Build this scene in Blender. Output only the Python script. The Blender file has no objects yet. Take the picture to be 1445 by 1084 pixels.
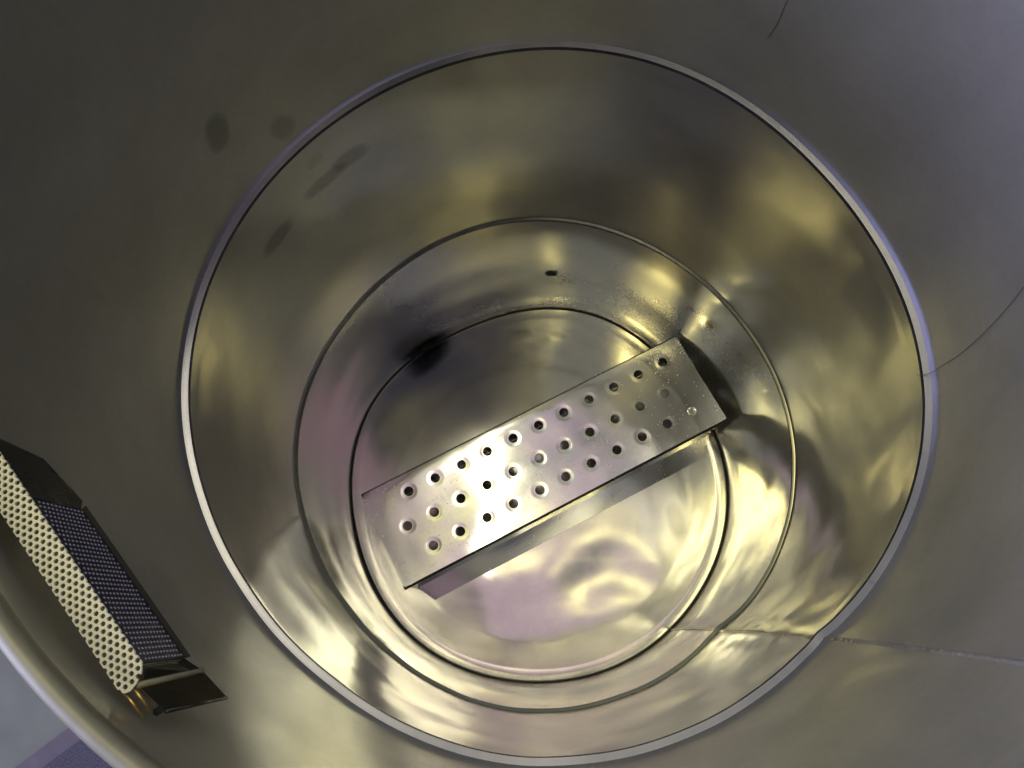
import bpy, bmesh, math, random
from math import sin, cos, pi, exp, hypot, atan2, radians, sqrt
from mathutils import Vector, Matrix, noise
from mathutils.geometry import delaunay_2d_cdt

S = 0.2                      # metres per drum radius: all shapes below are in drum radii, scaled by S
sc = bpy.context.scene
col = sc.collection

# ------------------------------------------------------------------ camera
cam_d = bpy.data.cameras.new('camera'); cam = bpy.data.objects.new('camera', cam_d); col.objects.link(cam)
PITCH, ROLL = 0.2933, 0.0171
cam.matrix_world = Matrix.Translation(Vector((-0.0704, -0.6791, 4.077)) * S) @ Matrix.Rotation(ROLL, 4, 'Y') @ Matrix.Rotation(PITCH, 4, 'X')
cam_d.sensor_width = 36; cam_d.lens = 36 * 1085 / 1445
cam_d.clip_start = 0.01; cam_d.clip_end = 100
sc.camera = cam
sc.cycles.use_denoising = True
sc.cycles.max_bounces = 16; sc.cycles.glossy_bounces = 14; sc.cycles.diffuse_bounces = 4
sc.cycles.caustics_reflective = True; sc.cycles.blur_glossy = 0.08
sc.cycles.sample_clamp_indirect = 6
sc.view_settings.view_transform = 'Standard'; sc.view_settings.look = 'None'
sc.view_settings.gamma = 1; sc.view_settings.use_curve_mapping = False
sc.view_settings.exposure = 0.2

# ------------------------------------------------------------------ unseen surround above: colour patches placed for their reflections in the steel
world = bpy.data.worlds.new('World'); sc.world = world; world.use_nodes = True
wn = world.node_tree.nodes; wl = world.node_tree.links; wn.clear()
w_out = wn.new('ShaderNodeOutputWorld'); w_bg = wn.new('ShaderNodeBackground')
w_geo = wn.new('ShaderNodeTexCoord')
wl.new(w_bg.outputs[0], w_out.inputs[0]); w_bg.inputs[1].default_value = 1.5
def lobe(direction, lo, hi):
    """0 outside, 1 inside a soft cone round direction; lo and hi are cosines"""
    n = wn.new('ShaderNodeVectorMath'); n.operation = 'DOT_PRODUCT'
    v = Vector(direction).normalized(); n.inputs[1].default_value = v
    nn = wn.new('ShaderNodeVectorMath'); nn.operation = 'NORMALIZE'
    wl.new(w_geo.outputs['Generated'], nn.inputs[0]); wl.new(nn.outputs[0], n.inputs[0])
    m = wn.new('ShaderNodeMapRange'); m.interpolation_type = 'SMOOTHSTEP'
    m.inputs[1].default_value = lo; m.inputs[2].default_value = hi
    wl.new(n.outputs['Value'], m.inputs[0]); return m.outputs[0]
def mixc(a, b, fac):
    m = wn.new('ShaderNodeMix'); m.data_type = 'RGBA'
    wl.new(fac, m.inputs[0])
    if isinstance(a, tuple): m.inputs[6].default_value = (*a, 1)
    else: wl.new(a, m.inputs[6])
    m.inputs[7].default_value = (*b, 1); return m.outputs[2]
c = (0.255, 0.262, 0.240)
def cone(x, y, r, soft, colr):      # a patch of surround centred on horizontal components x, y, r and soft in radians
    return ((x, y, sqrt(max(0.0, 1 - x * x - y * y))), cos(r + soft), cos(max(0.0, r - soft)), colr)
WORLD_LOBES = [
    ((-1, 0.05, 0.15), 0.74, 0.98, (3.2, 3.3, 5.3)),           # daylight from the left
    ((1, -0.2, 0.40), 0.32, 0.78, (0.015, 0.015, 0.025)),           # dark side of the room
    cone(0.0, -0.76, .26, .14, (.74, .70, .46)),
    cone(-0.42, 0.20, .035, .02, (1.0, .9, .45)),
    cone(0.19, -0.21, .195, .025, (.022, .022, .045)),
    cone(0.03, -0.30, .07, .02, (.022, .022, .045)),
    cone(-0.27, -0.09, .10, .02, (.018, .018, .022)),
    cone(-0.42, -0.03, .08, .015, (.018, .018, .022)),
    cone(0.25, 0.13, .10, .02, (.34, .22, .28)),
    cone(0.10, 0.30, .06, .015, (.46, .43, .32)),
    cone(-0.04, 0.01, .15, .02, (.46, .35, .40)),
    cone(-0.20, 0.19, .10, .02, (.80, .74, .34)),
    cone(0.07, 0.24, .03, .008, (.04, .04, .06)),
    cone(0.06, 0.18, .05, .012, (.46, .35, .40)),
    # warm bright spots added to the surround for yellow highlights on the steel
    cone(0.54, -0.25, .028, .005, (42, 36, 13)),
    cone(0.08, -0.505, .022, .005, (42, 36, 13)),
    cone(-0.02, -0.46, .018, .006, (16, 14, 5.0)),
    cone(-0.345, -0.28, .040, .008, (13, 11, 4.0)),
    cone(0.11, 0.08, .028, .010, (2.6, 2.3, 1.1)),
    cone(0.00, 0.125, .022, .010, (2.6, 2.3, 1.1)),
]
for d, lo, hi, cc in WORLD_LOBES: c = mixc(c, cc, lobe(d, lo, hi))
wl.new(c, w_bg.inputs[0])

def area_lamp(name, loc, target, sx, sy, power, color, along=(0, 1, 0)):
    l = bpy.data.lights.new(name, 'AREA'); l.shape = 'RECTANGLE'; l.size = sx * S; l.size_y = sy * S
    l.energy = power; l.color = color
    o = bpy.data.objects.new(name, l); col.objects.link(o)
    p = Vector(loc) * S; t = Vector(target) * S
    z = (p - t).normalized(); y = Vector(along); y = (y - z * y.dot(z)).normalized(); x = y.cross(z)
    o.matrix_world = Matrix.Translation(p) @ Matrix((x, y, z)).transposed().to_4x4()
    return o
area_lamp('warm_overhead_light', (-0.72, 1.6, 10.0), (0.0, 0.0, 0.5), 0.36, 2.6, 1.15, (1.0, 0.93, 0.60))
area_lamp('warm_overhead_light', (-2.0, 2.3, 10.0), (0.0, 0.0, 0.5), 0.14, 2.2, 2.4, (1.0, 0.88, 0.36), along=(1.9, 1.1, 0))  # unseen second light, added for yellow streaks on the lower right wall


# ------------------------------------------------------------------ materials
def new_mat(name):
    m = bpy.data.materials.new(name); m.use_nodes = True
    nt = m.node_tree; b = nt.nodes['Principled BSDF']; return m, nt, b
def N(nt, t, **kw):
    n = nt.nodes.new(t)
    for k, v in kw.items(): setattr(n, k, v)
    return n
def math_node(nt, op, a, b=None, c=None):
    n = N(nt, 'ShaderNodeMath', operation=op)
    for i, v in enumerate((a, b, c)):
        if v is None: continue
        if isinstance(v, (int, float)): n.inputs[i].default_value = v
        else: nt.links.new(v, n.inputs[i])
    return n.outputs[0]

# oily finger marks, outlet dirt and, last, painted shade by the cover's corner: (angle, height, half width along the arc, half height, tilt, strength)
MARKS = [(2.604, 2.385, .042, .062, .2, .7), (2.428, 2.206, .040, .056, -.5, .45),
         (2.27, 1.882, .080, .042, .10, .6), (2.38, 1.868, .100, .036, .05, .6),
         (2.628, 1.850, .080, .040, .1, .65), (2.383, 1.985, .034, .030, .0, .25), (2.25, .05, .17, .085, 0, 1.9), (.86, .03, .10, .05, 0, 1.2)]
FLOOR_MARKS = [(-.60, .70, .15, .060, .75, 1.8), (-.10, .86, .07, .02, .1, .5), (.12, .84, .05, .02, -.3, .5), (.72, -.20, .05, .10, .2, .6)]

def steel(name, base=(0.61, 0.60, 0.575), rough=0.27, marks=(), brushed=True, specks=0.0, haze_lobe=0.0, haze_rough=.5, aniso=0.0, arot=0.25, dirt=0.35, bump=0.015, bscale=(2, 80, 1)):
    m, nt, b = new_mat(name); L = nt.links
    b.inputs['Metallic'].default_value = 1.0
    uv = N(nt, 'ShaderNodeUVMap'); uv.uv_map = 'UVMap'
    if aniso:
        tg = N(nt, 'ShaderNodeTangent'); tg.direction_type = 'RADIAL'; tg.axis = 'Z'
        b.inputs['Anisotropic'].default_value = aniso; b.inputs['Anisotropic Rotation'].default_value = arot
        L.new(tg.outputs[0], b.inputs['Tangent'])
    mp = N(nt, 'ShaderNodeMapping'); mp.inputs['Scale'].default_value = bscale
    L.new(uv.outputs[0], mp.inputs[0])
    brush = N(nt, 'ShaderNodeTexNoise'); brush.inputs['Scale'].default_value = 1.0; brush.inputs['Detail'].default_value = 2
    L.new(mp.outputs[0], brush.inputs['Vector'])
    cloud = N(nt, 'ShaderNodeTexNoise'); cloud.inputs['Scale'].default_value = 3.2; cloud.inputs['Detail'].default_value = 7; cloud.inputs['Roughness'].default_value = .62
    L.new(uv.outputs[0], cloud.inputs['Vector'])
    fine = N(nt, 'ShaderNodeTexNoise'); fine.inputs['Scale'].default_value = 55; fine.inputs['Detail'].default_value = 4
    L.new(uv.outputs[0], fine.inputs['Vector'])
    r = math_node(nt, 'MULTIPLY_ADD', cloud.outputs['Fac'], 0.16, rough - 0.08)
    r = math_node(nt, 'MULTIPLY_ADD', brush.outputs['Fac'], 0.02, r)
    # sparse specks of dirt
    vor = N(nt, 'ShaderNodeTexVoronoi'); vor.inputs['Scale'].default_value = 26; L.new(uv.outputs[0], vor.inputs['Vector'])
    sp = math_node(nt, 'LESS_THAN', vor.outputs['Distance'], 0.055)
    sel = math_node(nt, 'GREATER_THAN', vor.outputs['Color'], 0.86)
    sp = math_node(nt, 'MULTIPLY', sp, sel)
    dk = math_node(nt, 'MULTIPLY', sp, 0.45 * (1 if marks else 0.6))
    # tone variation
    cr = N(nt, 'ShaderNodeMapRange'); cr.inputs[1].default_value = .3; cr.inputs[2].default_value = .7
    cr.inputs[3].default_value = 1 - dirt * .5; cr.inputs[4].default_value = 1.0; L.new(cloud.outputs['Fac'], cr.inputs[0])
    fr = N(nt, 'ShaderNodeMapRange'); fr.inputs[3].default_value = .93; fr.inputs[4].default_value = 1.05; L.new(fine.outputs['Fac'], fr.inputs[0])
    tone = math_node(nt, 'MULTIPLY', cr.outputs[0], fr.outputs[0])
    tone = math_node(nt, 'MULTIPLY', tone, math_node(nt, 'SUBTRACT', 1.0, dk))
    if marks:
        sep = N(nt, 'ShaderNodeSeparateXYZ'); L.new(uv.outputs[0], sep.inputs[0])
        wob = math_node(nt, 'MULTIPLY_ADD', fine.outputs['Fac'], .5, -.25)
        for (a, z, hw, hh, tilt, st) in marks:
            dx = math_node(nt, 'SUBTRACT', sep.outputs[0], a); dz = math_node(nt, 'SUBTRACT', sep.outputs[1], z)
            ct, stt = cos(tilt), sin(tilt)
            px = math_node(nt, 'ADD', math_node(nt, 'MULTIPLY', dx, ct / hw), math_node(nt, 'MULTIPLY', dz, stt / hw))
            pz = math_node(nt, 'ADD', math_node(nt, 'MULTIPLY', dx, -stt / hh), math_node(nt, 'MULTIPLY', dz, ct / hh))
            q = math_node(nt, 'ADD', math_node(nt, 'POWER', math_node(nt, 'ABSOLUTE', px), 2.5), math_node(nt, 'POWER', math_node(nt, 'ABSOLUTE', pz), 2.5))
            q = math_node(nt, 'ADD', q, wob)
            mr = N(nt, 'ShaderNodeMapRange'); mr.interpolation_type = 'SMOOTHSTEP'
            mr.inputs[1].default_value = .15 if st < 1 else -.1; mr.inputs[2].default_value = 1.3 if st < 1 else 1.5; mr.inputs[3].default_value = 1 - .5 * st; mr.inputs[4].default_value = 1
            L.new(q, mr.inputs[0])
            tone = math_node(nt, 'MULTIPLY', tone, mr.outputs[0])
    mc = N(nt, 'ShaderNodeMix', data_type='RGBA', blend_type='MULTIPLY'); mc.inputs[0].default_value = 1
    mc.inputs[6].default_value = (*base, 1)
    cmb = N(nt, 'ShaderNodeCombineColor'); [L.new(tone, cmb.inputs[i]) for i in range(3)]
    L.new(cmb.outputs[0], mc.inputs[7]); L.new(mc.outputs[2], b.inputs['Base Color'])
    if specks:       # small dried lime spots and short scratches, in drifts
        v2 = N(nt, 'ShaderNodeTexVoronoi'); v2.inputs['Scale'].default_value = 85; L.new(uv.outputs[0], v2.inputs['Vector'])
        drift = N(nt, 'ShaderNodeTexNoise'); drift.inputs['Scale'].default_value = 4.5; drift.inputs['Detail'].default_value = 3; L.new(uv.outputs[0], drift.inputs['Vector'])
        thr = math_node(nt, 'MULTIPLY_ADD', drift.outputs['Fac'], -2.2, 2.12 - specks * .2)
        on = math_node(nt, 'GREATER_THAN', v2.outputs['Color'], thr)
        dot = math_node(nt, 'LESS_THAN', v2.outputs['Distance'], .2)
        mp3 = N(nt, 'ShaderNodeMapping'); mp3.inputs['Rotation'].default_value = (0, 0, .9); mp3.inputs['Scale'].default_value = (7, 110, 1); L.new(uv.outputs[0], mp3.inputs[0])
        v3 = N(nt, 'ShaderNodeTexVoronoi'); v3.inputs['Scale'].default_value = 1; L.new(mp3.outputs[0], v3.inputs['Vector'])
        sc1 = math_node(nt, 'MULTIPLY', math_node(nt, 'LESS_THAN', v3.outputs['Distance'], .10), math_node(nt, 'GREATER_THAN', v3.outputs['Color'], .80))
        sp2 = math_node(nt, 'MAXIMUM', math_node(nt, 'MULTIPLY', on, dot), sc1)
        mx = N(nt, 'ShaderNodeMix', data_type='RGBA'); L.new(math_node(nt, 'MULTIPLY', sp2, .75), mx.inputs[0])
        L.new(mc.outputs[2], mx.inputs[6]); mx.inputs[7].default_value = (.85, .83, .72, 1); L.new(mx.outputs[2], b.inputs['Base Color'])
        r = math_node(nt, 'MULTIPLY_ADD', sp2, .4, r)
        L.new(math_node(nt, 'MULTIPLY_ADD', sp2, -.6, 1.0), b.inputs['Metallic'])
    L.new(r, b.inputs['Roughness'])
    bp = N(nt, 'ShaderNodeBump'); bp.inputs['Strength'].default_value = bump; bp.inputs['Distance'].default_value = 0.0004
    hsum = math_node(nt, 'MULTIPLY_ADD', fine.outputs['Fac'], .35, brush.outputs['Fac'])
    L.new(hsum, bp.inputs['Height']); L.new(bp.outputs[0], b.inputs['Normal'])
    if haze_lobe:      # worn 2B finish: part of the light scatters widely
        g2 = N(nt, 'ShaderNodeBsdfAnisotropic'); g2.distribution = 'MULTI_GGX'; g2.inputs['Roughness'].default_value = haze_rough
        L.new(mc.outputs[2], g2.inputs['Color']); L.new(bp.outputs[0], g2.inputs['Normal'])
        ms = N(nt, 'ShaderNodeMixShader'); ms.inputs[0].default_value = haze_lobe
        L.new(b.outputs[0], ms.inputs[1]); L.new(g2.outputs[0], ms.inputs[2])
        L.new(ms.outputs[0], nt.nodes['Material Output'].inputs['Surface'])
    return m

M_wall = steel('brushed_tank_steel', rough=.135, marks=MARKS, haze_lobe=.36)
M_low = steel('bright_tank_steel', rough=.13, marks=MARKS, haze_lobe=.28)
M_upper = steel('dull_tank_steel', rough=.20, marks=MARKS, haze_lobe=.58, haze_rough=.62)
M_bead = steel('bead_steel', base=(.25, .25, .32), rough=.20)  # bluish base paints the lavender light mirrored on the bead
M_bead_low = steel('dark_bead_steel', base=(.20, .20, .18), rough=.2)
M_floor = steel('tank_floor_steel', marks=FLOOR_MARKS, rough=.13, specks=0.0, bump=.02, bscale=(3, 3, 1))
M_plate = steel('cover_steel', base=(.62, .62, .62), specks=.9, rough=.11, dirt=.12, bump=.02, bscale=(4, 60, 1))
M_rim = steel('rim_steel', base=(.34, .33, .27), rough=.5, dirt=.9)
M_rim.node_tree.nodes['Principled BSDF'].inputs['Metallic'].default_value = .6
M_perf = steel('lit_perforated_steel', base=(.95, .94, .84), rough=.5, dirt=.1)  # pale base paints strong lamp light onto the steel strip
M_perf.node_tree.nodes['Principled BSDF'].inputs['Metallic'].default_value = 0.0
M_fold_highlight = steel('fold_highlight_steel', base=(.45, .43, .33), rough=.5)
M_fold_highlight.node_tree.nodes['Principled BSDF'].inputs['Metallic'].default_value = .4
M_glint_stud = steel('glint_stud_steel', base=(.55, .55, .72), rough=.4)  # lavender base paints the glints on the screen
M_screen = steel('unlit_screen_steel', base=(.07, .07, .16), rough=.4)  # dark bluish base paints the unlit look of the front sheet
M_bracket = steel('bracket_steel', base=(.14, .135, .11), rough=.25)
m, nt, b = new_mat('dark_gap'); b.inputs['Base Color'].default_value = (.012, .011, .012, 1); b.inputs['Roughness'].default_value = .7; M_dark = m
m, nt, b = new_mat('hair'); b.inputs['Base Color'].default_value = (.02, .018, .025, 1); b.inputs['Roughness'].default_value = .5; M_hair = m
m, nt, b = new_mat('brass_wire'); b.inputs['Base Color'].default_value = (.62, .45, .16, 1); b.inputs['Metallic'].default_value = 1; b.inputs['Roughness'].default_value = .3; M_brass = m

def plain(name, colr, rough, scale, amt, bumpd=0.0):
    m, nt, b = new_mat(name); L = nt.links
    tc = N(nt, 'ShaderNodeTexCoord'); n = N(nt, 'ShaderNodeTexNoise'); n.inputs['Scale'].default_value = scale; n.inputs['Detail'].default_value = 6
    L.new(tc.outputs['Object'], n.inputs['Vector'])
    r = N(nt, 'ShaderNodeValToRGB'); r.color_ramp.elements[0].position = .3; r.color_ramp.elements[1].position = .7
    r.color_ramp.elements[0].color = (*[x * (1 - amt) for x in colr], 1); r.color_ramp.elements[1].color = (*[min(1, x * (1 + amt)) for x in colr], 1)
    L.new(n.outputs['Fac'], r.inputs[0]); L.new(r.outputs[0], b.inputs['Base Color']); b.inputs['Roughness'].default_value = rough
    if bumpd:
        bp = N(nt, 'ShaderNodeBump'); bp.inputs['Distance'].default_value = bumpd; L.new(n.outputs['Fac'], bp.inputs['Height']); L.new(bp.outputs[0], b.inputs['Normal'])
    return m
M_ground = plain('grey_painted_floor', (.13, .14, .15), .6, 30, .12)
M_mat = plain('navy_carpet', (.075, .07, .13), .95, 900, .75, .002)
M_border = plain('mat_border', (.085, .07, .12), .6, 60, .15)

# ------------------------------------------------------------------ helpers
def obj(name, bm, mat, parent=None, smooth=True, kind=None):
    me = bpy.data.meshes.new(name); bm.to_mesh(me); bm.free()
    me.materials.append(mat)
    if smooth:
        for p in me.polygons: p.use_smooth = True
    o = bpy.data.objects.new(name, me); col.objects.link(o)
    if parent: o.parent = parent
    if kind: o['kind'] = kind
    return o
def thing(name, label, cat, group=None, loc=(0, 0, 0)):
    o = bpy.data.objects.new(name, None); col.objects.link(o); o.empty_display_size = .02
    o.location = Vector(loc) * S
    o['label'] = label; o['category'] = cat
    if group: o['group'] = group
    return o
def planar_uv(bm, u=Vector((1, 0, 0)), v=Vector((0, 1, 0))):
    l = bm.loops.layers.uv.get('UVMap') or bm.loops.layers.uv.new('UVMap')
    for f in bm.faces:
        for lp in f.loops: lp[l].uv = (lp.vert.co.dot(u) / S, lp.vert.co.dot(v) / S)
def tube(pts, r, seg=10, closed=False, caps=True):
    """round bar through a list of points (drum radii)"""
    bm = bmesh.new(); P = [Vector(p) * S for p in pts]; rs = r if isinstance(r, list) else [r] * len(P); rings = []
    nrm = None
    for i, p in enumerate(P):
        a = P[i - 1] if i else p; c2 = P[i + 1] if i < len(P) - 1 else p
        t = (c2 - a).normalized()
        if nrm is None: nrm = t.orthogonal().normalized()
        nrm = (nrm - t * nrm.dot(t)).normalized(); bn = t.cross(nrm)
        rings.append([bm.verts.new(p + (nrm * cos(k * 2 * pi / seg) + bn * sin(k * 2 * pi / seg)) * rs[i] * S) for k in range(seg)])
    for a, c2 in zip(rings, rings[1:]):
        for k in range(seg): bm.faces.new((a[k], a[(k + 1) % seg], c2[(k + 1) % seg], c2[k]))
    if caps: bm.faces.new(rings[0][::-1]); bm.faces.new(rings[-1])
    planar_uv(bm); return bm

# ------------------------------------------------------------------ the tank
Z_A, Z_B, Z_RIM = 2.10, 1.027, 3.06
SEAM = -0.843
HARM = {  # out-of-roundness of the rolled sheet at three heights (cos, sin pairs for k = 1..5, kink at the seam)
    Z_A: [0.0001, 0.0021, -0.0063, -0.0005, 0.0032, -0.0027, 0.0085, -0.005, 0.0016, -0.0022, -0.0062],
    Z_B: [0.0027, -0.0053, -0.0031, -0.0024, 0.0025, -0.0012, 0.0078, -0.0022, -0.002, -0.0008, -0.0186],
    0.0: [-0.0033, -0.0037, 0.0031, 0.0042, -0.0032, -0.0025, 0.0023, -0.0105, 0.0062, 0.0045, 0.0],
    Z_RIM: [0.0] * 11}
def harm(th, z):
    ks = sorted(HARM)
    z = min(max(z, ks[0]), ks[-1])
    for a, b2 in zip(ks, ks[1:]):
        if a <= z <= b2: break
    f = (z - a) / (b2 - a); f = f * f * (3 - 2 * f)
    r = 0.0
    for key, wgt in ((a, 1 - f), (b2, f)):
        h = HARM[key]
        if wgt == 0: continue
        s = sum(h[2 * k - 2] * cos(k * th) + h[2 * k - 1] * sin(k * th) for k in range(1, 6))
        r += wgt * (s + h[10] * exp(-((th - SEAM) / .13) ** 2))
    return r
def dents(th, z):
    """shallow hand-beaten waviness of thin sheet, strongest between the lower beads"""
    e = Vector((cos(th), sin(th), 0))
    low = 1.0 if z < 2.0 else 0.55
    front = min(1, max(0, (.35 - e.y + .35 * e.x)))
    w = noise.noise(Vector((e.x * 2.6, e.y * 2.6, z * 1.7 + 4.0))) * (.0020 + .0028 * front)
    front = min(1, max(0, (.35 - e.y + .35 * e.x)))
    w += noise.noise(Vector((e.x * 6.5 + 9, e.y * 6.5, z * 4.0))) * (.0006 + .0020 * front)
    w += noise.noise(Vector((e.x * 12 + 2, e.y * 12, z * 8.0))) * .0007 * front
    w += sin(z * 19 + 2.2 * sin(th * 2)) * .0004
    # heat pucker beside the weld
    d = (th - SEAM)
    w += exp(-(d / .10) ** 2) * (noise.noise(Vector((th * 16, z * 9, 7))) * .0035 - .004 * exp(-(d / .03) ** 2))
    return w * low
BEAD_P, BEAD_H = 0.026, 0.017      # how far a bead stands in, its half height
def wall_r(th, z):
    r = 1.0 + harm(th, z) * 1.0 + dents(th, z) * min(1, max(0, z / .15)) * min(1, max(0, (Z_RIM - z) / .1))
    return r
def lathe_uv(bm):
    l = bm.loops.layers.uv.get('UVMap') or bm.loops.layers.uv.new('UVMap')
    for f in bm.faces:
        ths = [atan2(lp.vert.co.y, lp.vert.co.x) for lp in f.loops]
        wrap = max(ths) - min(ths) > pi
        for lp, t in zip(f.loops, ths):
            if wrap and t < 0: t += 2 * pi
            lp[l].uv = (t, lp.vert.co.z / S)
NT = 540
def ring_surface(profile, nt=NT, flip=False):
    """profile: list of functions th -> (r, z)"""
    bm = bmesh.new(); rows = []
    for pf in profile:
        row = []
        for i in range(nt):
            th = -pi + 2 * pi * i / nt
            r, z = pf(th); row.append(bm.verts.new((r * cos(th) * S, r * sin(th) * S, z * S)))
        rows.append(row)
    for a, b2 in zip(rows, rows[1:]):
        for i in range(nt):
            j = (i + 1) % nt
            q = (a[i], b2[i], b2[j], a[j]) if flip else (a[i], a[j], b2[j], b2[i])
            bm.faces.new(q)
    lathe_uv(bm); return bm

tank = thing('steel_tank', 'round stainless steel tank seen from above, its inner wall ringed by two beads', 'tank')
def const_z(z): return lambda th: (wall_r(th, z), z)
# three courses of wall between the beads
def course(z0, z1, n):
    return ring_surface([const_z(z0 + (z1 - z0) * i / n) for i in range(n + 1)], flip=True)
obj('wall', course(0.0, Z_B, 75), M_low, tank)
obj('wall', course(Z_B, Z_A, 75), M_wall, tank)
obj('wall', course(Z_A, Z_RIM - .012, 65), M_upper, tank)
# outside skin
obj('outer_skin', ring_surface([lambda th, z=z: (wall_r(th, z) + .014, z) for z in [-.02 + (Z_RIM - .02) * i / 60 for i in range(61)]], 360), M_wall, tank)
# beads: rolled ribs standing in from the wall
def bead(z0, p, h, nm, mat, off=.985):
    P = [(.004, -h), (-p * .8, -h * .8), (-p, -h * .5), (-p, h * .35), (-p * .93, h * .55), (-p * .5, h * .72), (.0, h * .9), (.004, h)]
    prof = [(lambda th, dr=dr, dz=dz: (wall_r(th, z0) + dr, z0 + dz)) for dr, dz in P]
    o = obj(nm, ring_surface(prof, flip=True), mat, tank)
    e2 = o.modifiers.new('edges', 'EDGE_SPLIT'); e2.split_angle = radians(28)
    return o
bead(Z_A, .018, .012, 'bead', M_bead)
bead(Z_B, .010, .011, 'bead', M_bead_low)
# rolled rim
prof = []
for i in range(25):
    a = 2 * pi * i / 24
    prof.append(lambda th, a=a: (1.0115 + .0165 * cos(a) + .0006 * noise.noise(Vector((cos(th) * 30, sin(th) * 30, a))), Z_RIM - .004 + .019 * sin(a)))
obj('rim', ring_surface(prof), M_rim, tank)

# tank floor: dished sheet with a rolled ring beside the dark joint
def floor_z(x, y):
    r = hypot(x, y); th = atan2(y, x)
    z = .006 * max(0, 1 - (r / .93) ** 2)                     # barely domed
    k = min(1, max(0, (.05 - y) / .4))
    z += (.0015 + .006 * k) * noise.noise(Vector((x * 1.9 + 3, y * 1.9, 1))) + (.0004 + .0035 * k) * noise.noise(Vector((x * 4 + 3, y * 5, 4)))
    z *= min(1, max(0, (.93 - r) / .12))
    if r > .935: z = (.0010 - .0006 * min(1, max(-1, (y - x) / .8))) * sin(pi * min(1, (r - .935) / .055))
    if r > .990: z = -.004 * min(1, (r - .990) / .004)
    return z
bm = bmesh.new(); rows = []
rad = [i * .93 / 120 for i in range(1, 121)] + [.93 + i * .004 for i in range(1, 16)] + [.994, .998, 1.02]
cv = bm.verts.new((0, 0, floor_z(0, 0) * S))
for r in rad:
    row = []
    for i in range(360):
        th = -pi + 2 * pi * i / 360
        k = 1 + harm(th, 0)
        row.append(bm.verts.new((r * k * cos(th) * S, r * k * sin(th) * S, floor_z(r * cos(th), r * sin(th)) * S)))
    rows.append(row)
for i in range(360): bm.faces.new((cv, rows[0][i], rows[0][(i + 1) % 360]))
for a, b2 in zip(rows, rows[1:]):
    for i in range(360):
        j = (i + 1) % 360; bm.faces.new((a[i], b2[i], b2[j], a[j]))
planar_uv(bm); obj('bottom', bm, M_floor, tank)
# dark joint line where wall meets bottom
obj('joint', ring_surface([lambda th: (wall_r(th, 0) - .007, -.006), lambda th: (wall_r(th, 0) - .003, .002), lambda th: (wall_r(th, 0) + .001, .003)], flip=True), M_dark, tank)

# weld seam up the wall
bm = bmesh.new(); prev = None
nz = 620
for i in range(nz + 1):
    z = .01 + (Z_RIM - .05) * i / nz; row = []
    for k in range(7):
        s = (k - 3) / 3
        wd = .0065 * (1 + .35 * noise.noise(Vector((z * 22, 3, 1))))
        off = .003 * noise.noise(Vector((z * 5, 0, 9)))
        th = SEAM + off + s * wd
        hgt = .0035 * (1 - s * s) * (1 + 1.5 * noise.noise(Vector((z * 110, s * 2.0, 5)))) - .0006
        hgt *= 1.0
        near = 1 if min(abs(z - Z_A), abs(z - Z_B)) > .02 else 0
        r = wall_r(th, z) - hgt - 0
        row.append(bm.verts.new((r * cos(th) * S, r * sin(th) * S, z * S)))
    if prev:
        for k in range(6): bm.faces.new((prev[k], row[k], row[k + 1], prev[k + 1]))
    prev = row
lathe_uv(bm); obj('weld_seam', bm, M_upper, tank)

# drain hole and floor outlet: dark discs paint the shade of the openings
def wall_disc(th, z, ru, rv, lift, mat, nm, ring=None):
    bm = bmesh.new(); n = 28; rr = []
    for q in ((1.0, 0), (.55, 0)) if ring is None else ring:
        row = []
        for i in range(n):
            a = 2 * pi * i / n; t = th + ru * q[0] * cos(a); zz = z + rv * q[0] * sin(a)
            r = wall_r(t, zz) - lift - q[1]; row.append(bm.verts.new((r * cos(t) * S, r * sin(t) * S, zz * S)))
        rr.append(row)
    for a, b2 in zip(rr, rr[1:]):
        for i in range(n): bm.faces.new((a[i], a[(i + 1) % n], b2[(i + 1) % n], b2[i]))
    if ring is None: bm.faces.new(rr[-1])
    lathe_uv(bm); return obj(nm, bm, mat, tank)
wall_disc(1.501, .4615, .026, .026, .0015, M_dark, 'drain_hole_disc')
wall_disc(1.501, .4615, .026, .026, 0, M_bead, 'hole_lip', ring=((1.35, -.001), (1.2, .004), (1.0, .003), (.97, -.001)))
wall_disc(2.2506, .045, .050, .036, .002, M_dark, 'outlet_hole_disc')

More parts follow.
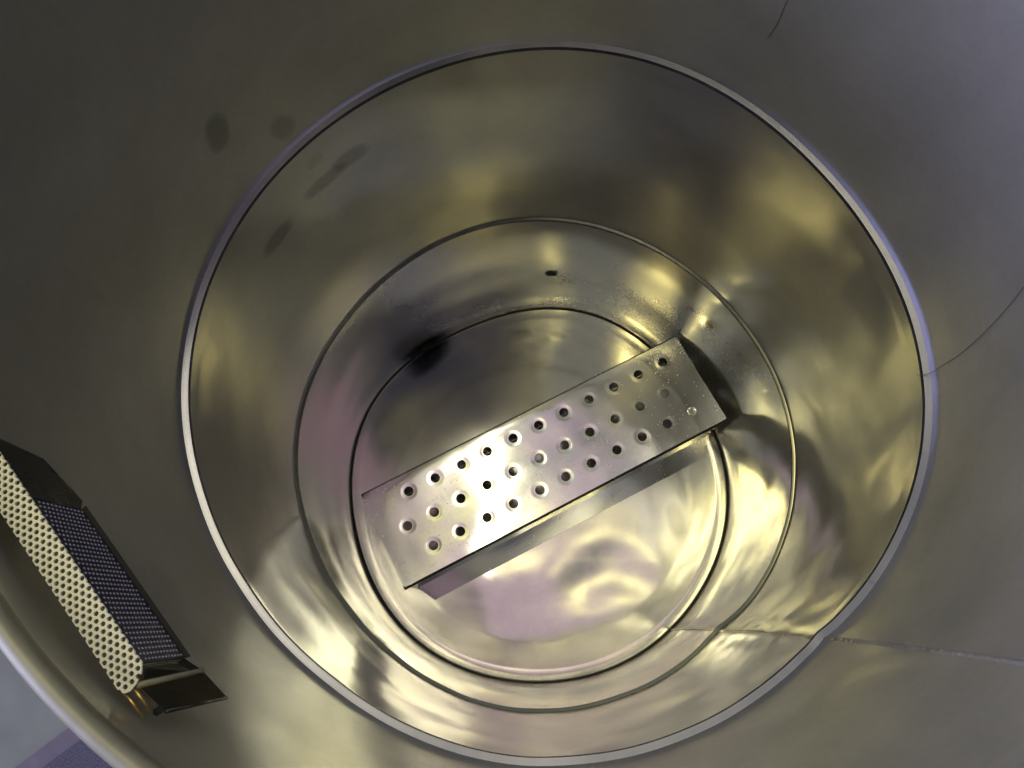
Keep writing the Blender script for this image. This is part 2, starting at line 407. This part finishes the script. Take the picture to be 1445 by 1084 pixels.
# ------------------------------------------------------------------ perforated cover on the tank bottom
U = Vector((.88856, .45876, 0)); V = Vector((-.45876, .88856, 0)); C0 = Vector((-.6307, -.5638, 0)); PL, PW, PZ = 1.752, .503, .40
def perf_sheet(outline, holes, hr, nseg, dimple=0.0, dim_r=0.0, thick=.008, grid=.05, zfun=None, place=None):
    """flat sheet with real holes; outline and holes in sheet coordinates, place maps (s, t, h) to a point"""
    pts = []; edges = []; faces = []
    for (ax, ay), (bx2, by2) in zip(outline, outline[1:] + outline[:1]):
        k = max(1, int(hypot(bx2 - ax, by2 - ay) / max(grid, .02))) if grid else 1
        pts += [Vector((ax + (bx2 - ax) * i / k, ay + (by2 - ay) * i / k)) for i in range(k)]
    n0 = len(pts)
    edges += [(i, (i + 1) % n0) for i in range(n0)]
    for (hx, hy) in holes:
        b0 = len(pts)
        pts += [Vector((hx + hr * cos(2 * pi * k / nseg), hy + hr * sin(2 * pi * k / nseg))) for k in range(nseg)]
        edges += [(b0 + k, b0 + (k + 1) % nseg) for k in range(nseg)]
    if dimple:
        for (hx, hy) in holes:
            for q in (1.05, 1.13, 1.24, 1.38, 1.55, 1.75, 2.0, 2.3):
                for k in range(nseg):
                    a = 2 * pi * (k + .5 * (q > 1.3)) / nseg; p = Vector((hx + hr * q * cos(a), hy + hr * q * sin(a)))
                    pts.append(p)
    if grid:
        xs = [p[0] for p in outline]; ys = [p[1] for p in outline]
        x = min(xs) + grid / 2
        while x < max(xs):
            y = min(ys) + grid / 2
            while y < max(ys):
                if all((x - hx) ** 2 + (y - hy) ** 2 > (hr * (2.5 if dimple else 1.3)) ** 2 for hx, hy in holes): pts.append(Vector((x, y)))
                y += grid
            x += grid
    ov, oe, of, *_ = delaunay_2d_cdt(pts, edges, [], 1, 1e-7)
    bm = bmesh.new()
    def hgt(p):
        h = zfun(p.x, p.y) if zfun else 0.0
        if dimple:
            for hx, hy in holes:
                d = hypot(p.x - hx, p.y - hy)
                if d < dim_r * 2.2: h -= dimple * exp(-((d - hr) / dim_r) ** 2 * 2.0)
        return h
    vs = [bm.verts.new(place(p.x, p.y, hgt(p)) * S) for p in ov]
    for f in of:
        c = sum((ov[i] for i in f), Vector((0, 0))) / len(f)
        if any((c.x - hx) ** 2 + (c.y - hy) ** 2 < (hr * .985) ** 2 for hx, hy in holes): continue
        bm.faces.new([vs[i] for i in f])
    for v in [v for v in bm.verts if not v.link_faces]: bm.verts.remove(v)
    bmesh.ops.recalc_face_normals(bm, faces=bm.faces)
    up = place(0, 0, 1) - place(0, 0, 0)
    if sum(f.normal.dot(up) * f.calc_area() for f in bm.faces) < 0: bmesh.ops.reverse_faces(bm, faces=bm.faces)
    # thickness
    r = bmesh.ops.extrude_face_region(bm, geom=list(bm.faces))
    nv = [g for g in r['geom'] if isinstance(g, bmesh.types.BMVert)]
    # the extruded copy becomes the top, originals go down
    for v in nv: pass
    for v in bm.verts:
        if v not in set_nv(nv): v.co -= up.normalized() * thick * S
    bmesh.ops.recalc_face_normals(bm, faces=bm.faces)
    return bm
_cache = {}
def set_nv(nv):
    k = id(nv)
    if k not in _cache: _cache.clear(); _cache[k] = set(nv)
    return _cache[k]
holes = [(.212 + .1411 * i, .408) for i in range(11)] + [(.137 + .1411 * i, .262) for i in range(11)] + [(.207 + .1415 * i, .123) for i in range(10)]
cover = thing('perforated_cover', 'rectangular steel cover with three rows of round holes lying across the tank bottom', 'cover', loc=(C0.x + U.x * PL / 2 + V.x * PW / 2, C0.y + U.y * PL / 2 + V.y * PW / 2, 0))
cover_off = cover.location.copy()
def cobj(name, bm, mat, smooth=True):
    for v in bm.verts: v.co -= cover_off
    return obj(name, bm, mat, cover, smooth)
def plc(s, t, h): return C0 + U * s + V * t + Vector((0, 0, PZ + h))
def sag(s, t):
    return -.0035 * sin(pi * min(1, max(0, t / PW))) + .0022 * noise.noise(Vector((s * 2.2, t * 4, 2))) + .0006 * noise.noise(Vector((s * 9, t * 9, 5)))
def edge_round(s, t):
    d = min(t, PW - t); return -.012 * max(0, 1 - d / .012) ** 2
bm = perf_sheet([(0, 0), (PL, 0), (PL, PW), (0, PW)], holes, .0232, 32, dimple=.0006, dim_r=.018, thick=.008, grid=.022,
                zfun=lambda s, t: sag(s, t) + edge_round(s, t), place=plc)
planar_uv(bm, U, V)
bp2 = bmesh.new(); n = 32
ringv = [[bp2.verts.new((C0 + U * (1.622 + rr * cos(2 * pi * k / n)) + V * (.123 + rr * sin(2 * pi * k / n)) + Vector((0, 0, PZ + hh))) * S) for k in range(n)] for rr, hh in ((.026, -.003), (.0225, .0008), (.019, -.0005))]
for ra, rb in zip(ringv, ringv[1:]):
    for k in range(n): bp2.faces.new((ra[k], ra[(k + 1) % n], rb[(k + 1) % n], rb[k]))
bp2.faces.new(ringv[-1]); planar_uv(bp2, U, V); cobj('plug', bp2, M_plate)
top = cobj('top_plate', bm, M_plate)
em = top.modifiers.new('edges', 'EDGE_SPLIT'); em.split_angle = radians(35)
def slab(quad, thick_v, sub=1):
    """a flat quad given thickness along thick_v (drum radii)"""
    bm = bmesh.new(); a = [bm.verts.new(Vector(p) * S) for p in quad]; b2 = [bm.verts.new((Vector(p) + Vector(thick_v)) * S) for p in quad]
    n = len(quad); bm.faces.new(a); bm.faces.new(b2[::-1])
    for i in range(n): bm.faces.new((a[i], b2[i], b2[(i + 1) % n], a[(i + 1) % n]))
    bmesh.ops.recalc_face_normals(bm, faces=bm.faces)
    return bm
T = .008
for side, t0, sg in ((0, 0.0, 1), (1, PW, -1)):
    t0 += .016 * sg
    q = [plc(.01, t0, -.0085), plc(PL - .01, t0, -.0085), plc(PL - .01, t0, -PZ + .018), plc(.01, t0, -PZ + .018)]
    bm = slab(q, V * T * sg); planar_uv(bm, U, Vector((0, 0, 1))); cobj('side_panel', bm, M_plate, False)
    zf = -PZ + .020
    if side: continue
    q = [plc(.02, t0, zf), plc(PL - .0, t0, zf), plc(PL - .10, t0 - sg * .092, zf - .015), plc(.07, t0 - sg * .092, zf - .015)]
    bm = slab(q, (0, 0, T)); planar_uv(bm, U, V); cobj('foot_flange', bm, M_plate, False)

# ------------------------------------------------------------------ perforated guard hung inside the rim
gt = Vector((.6544, -.7561, 0)); gn = Vector((.7561, .6544, 0)); GZ = 2.98
guard = thing('perforated_guard', 'perforated steel guard with pale top strip fixed just inside the tank rim', 'guard', loc=gt * 0 + gn * -.95 + Vector((0, 0, 2.84)))
goff = guard.location.copy()
def gobj(name, bm, mat, smooth=False):
    for v in bm.verts: v.co -= goff
    return obj(name, bm, mat, guard, smooth)
def gp(t, n, z): return gt * t + gn * n + Vector((0, 0, z))
a = .0103
def hexholes(s0, s1, t0, t1, rr):
    hs = []; i = 0; s = s0
    while s <= s1:
        t = t0 + (a / 2 if i % 2 else 0)
        while t <= t1: hs.append((s, t)); t += a
        s += a * .866; i += 1
    return hs
# top strip, rounded at its lower end
hs = hexholes(-.262, .192, -.9745, -.9245, 0)
outl = [(-.27, -.974), (.182, -.974), (.190, -.9700), (.193, -.962), (.190, -.950), (.183, -.938), (.172, -.930), (-.27, -.930)]
bm = perf_sheet(outl, hs, .0035, 12, thick=.0035, grid=0, place=lambda s, t, h: gp(s, t, GZ + h)); planar_uv(bm)
gobj('top_strip', bm, M_perf)
# front screen below it
bm = slab([gp(-.126, -.9302, 2.842), gp(.172, -.9302, 2.842), gp(.172, -.9302, GZ - .0045), gp(-.126, -.9302, GZ - .0045)], gn * -.004); planar_uv(bm, gt, Vector((0, 0, 1)))
screen = gobj('front_screen', bm, M_screen)
bm = bmesh.new()
for i, (s0, z0) in enumerate(hexholes(-.118, .168, 2.85, 2.972, 0)):
    c0 = gp(s0, -.9302, z0); ring = []
    for q, h in ((1, 0), (.7, .7)):
        ring.append([bm.verts.new((c0 + (gt * cos(k * pi / 4) + Vector((0, 0, 1)) * sin(k * pi / 4)) * .0021 * q + gn * .0018 * h) * S) for k in range(8)])
    for k in range(8): bm.faces.new((ring[0][k], ring[0][(k + 1) % 8], ring[1][(k + 1) % 8], ring[1][k]))
    bm.faces.new(ring[1])
planar_uv(bm)
dots = obj('glint_studs', bm, M_glint_stud, screen)  # raised dots added in place of light caught at the screen's holes
for v in dots.data.vertices: v.co -= goff
# folded lip under the screen and solid ends
bm = slab([gp(-.126, -.9342, 2.8415), gp(.172, -.9342, 2.8415), gp(.175, -.926, 2.836), gp(-.13, -.926, 2.836)], (0, 0, -.004)); planar_uv(bm); gobj('lower_lip', bm, M_dark)
bm = slab([gp(-.127, -.932, 2.842), gp(-.127, -.932, 2.973), gp(-.255, -.932, 2.973), gp(-.235, -.932, 2.85), gp(-.15, -.932, 2.815)], gn * -.004); planar_uv(bm, gt, Vector((0, 0, 1))); gobj('end_panel', bm, M_bracket)
bm = slab([gp(.192, -.952, 2.974), gp(.174, -.934, 2.974), gp(.173, -.932, 2.842), gp(.207, -.920, 2.84)], gn * -.004); planar_uv(bm, gt, Vector((0, 0, 1))); gobj('end_panel', bm, M_bracket)
bm = slab([gp(.193, -.953, 2.972), gp(.208, -.921, 2.84), gp(.262, -.915, 2.838), gp(.241, -.945, 2.968)], gn * -.004 - gt * .002); planar_uv(bm, gt, Vector((0, 0, 1))); gobj('end_bracket', bm, M_bracket)
gobj('fold_highlight', tube([gp(.192, -.952, 2.975), gp(.206, -.921, 2.842)], .0045, 10), M_fold_highlight, True)  # pale bar added as the highlight along the bracket's bend
for dn in (0, -.012):
    gobj('wire', tube([gp(.184, -.960 + dn, 2.974), gp(.205, -.957 + dn, 2.976), gp(.230, -.957 + dn, 2.974)], .0022, 8), M_brass, True)
gobj('bolt', tube([gp(.236, -.952, 2.972), gp(.238, -.945, 2.978)], .006, 6), M_bracket)
gobj('hinge_pin', tube([gp(.244, -.943, 2.972), gp(.262, -.914, 2.845)], .0026, 8), M_bracket, True)

# ------------------------------------------------------------------ hairs on the wall
def hair(pts, r, label):
    P = []
    for th, z, off in pts: rr = wall_r(th, z) - off; P.append(Vector((rr * cos(th), rr * sin(th), z)))
    # smooth
    for _ in range(3):
        Q = [P[0]]
        for a1, b1 in zip(P, P[1:]): Q += [a1 * .75 + b1 * .25, a1 * .25 + b1 * .75]
        P = Q + [P[-1]]
    o = obj('hair', tube(P, r, 6), M_hair); o['label'] = label; o['category'] = 'hair'
    return o
hair([(.03, 2.63, .003), (0, 2.552, .003), (-.039, 2.424, .004), (-.0623, 2.2685, .003), (-.062, 2.184, .004), (-.0637, 2.129, .003), (-.066, 2.112, .012), (-.0665, 2.106, .031)], .0008,
     'long dark hair stuck to the upper wall at right, its end over the upper bead')
hair([(.925, 2.56, .002), (.9345, 2.498, .003), (.93, 2.43, .002), (.941, 2.36, .003)], .0008,
     'short thin dark hair on the upper wall above the upper bead')

# ------------------------------------------------------------------ ground outside
bm = bmesh.new(); bmesh.ops.create_grid(bm, x_segments=1, y_segments=1, size=4.0)
for v in bm.verts: v.co.z = -.022 * S
g = obj('ground', bm, M_ground, None, False, 'structure')
e = Vector((-2.3238 + 2.5612, -1.2048 + 1.3861, 0)).normalized(); f = Vector((e.y, -e.x, 0)); c0 = Vector((-2.3238, -1.2048, 0))
matt = thing('floor_mat', 'dark navy textured mat with plain border on the grey floor outside the tank', 'mat', loc=(-1.6, -1.5, -.021))
mo = matt.location.copy()
def mq(a1, a2, b1, b2, z, th): 
    return slab([c0 + e * a1 + f * b1 + Vector((0, 0, z)), c0 + e * a2 + f * b1 + Vector((0, 0, z)), c0 + e * a2 + f * b2 + Vector((0, 0, z)), c0 + e * a1 + f * b2 + Vector((0, 0, z))], (0, 0, th))
for nm, bm, mm in (('border', mq(-1.6, 1.1, 0, 2.6, -.018, .012), M_border), ('pile', mq(-1.5, 1.0, .085, 2.5, -.005, .012), M_mat)):
    for v in bm.verts: v.co -= mo
    obj(nm, bm, mm, matt, False)
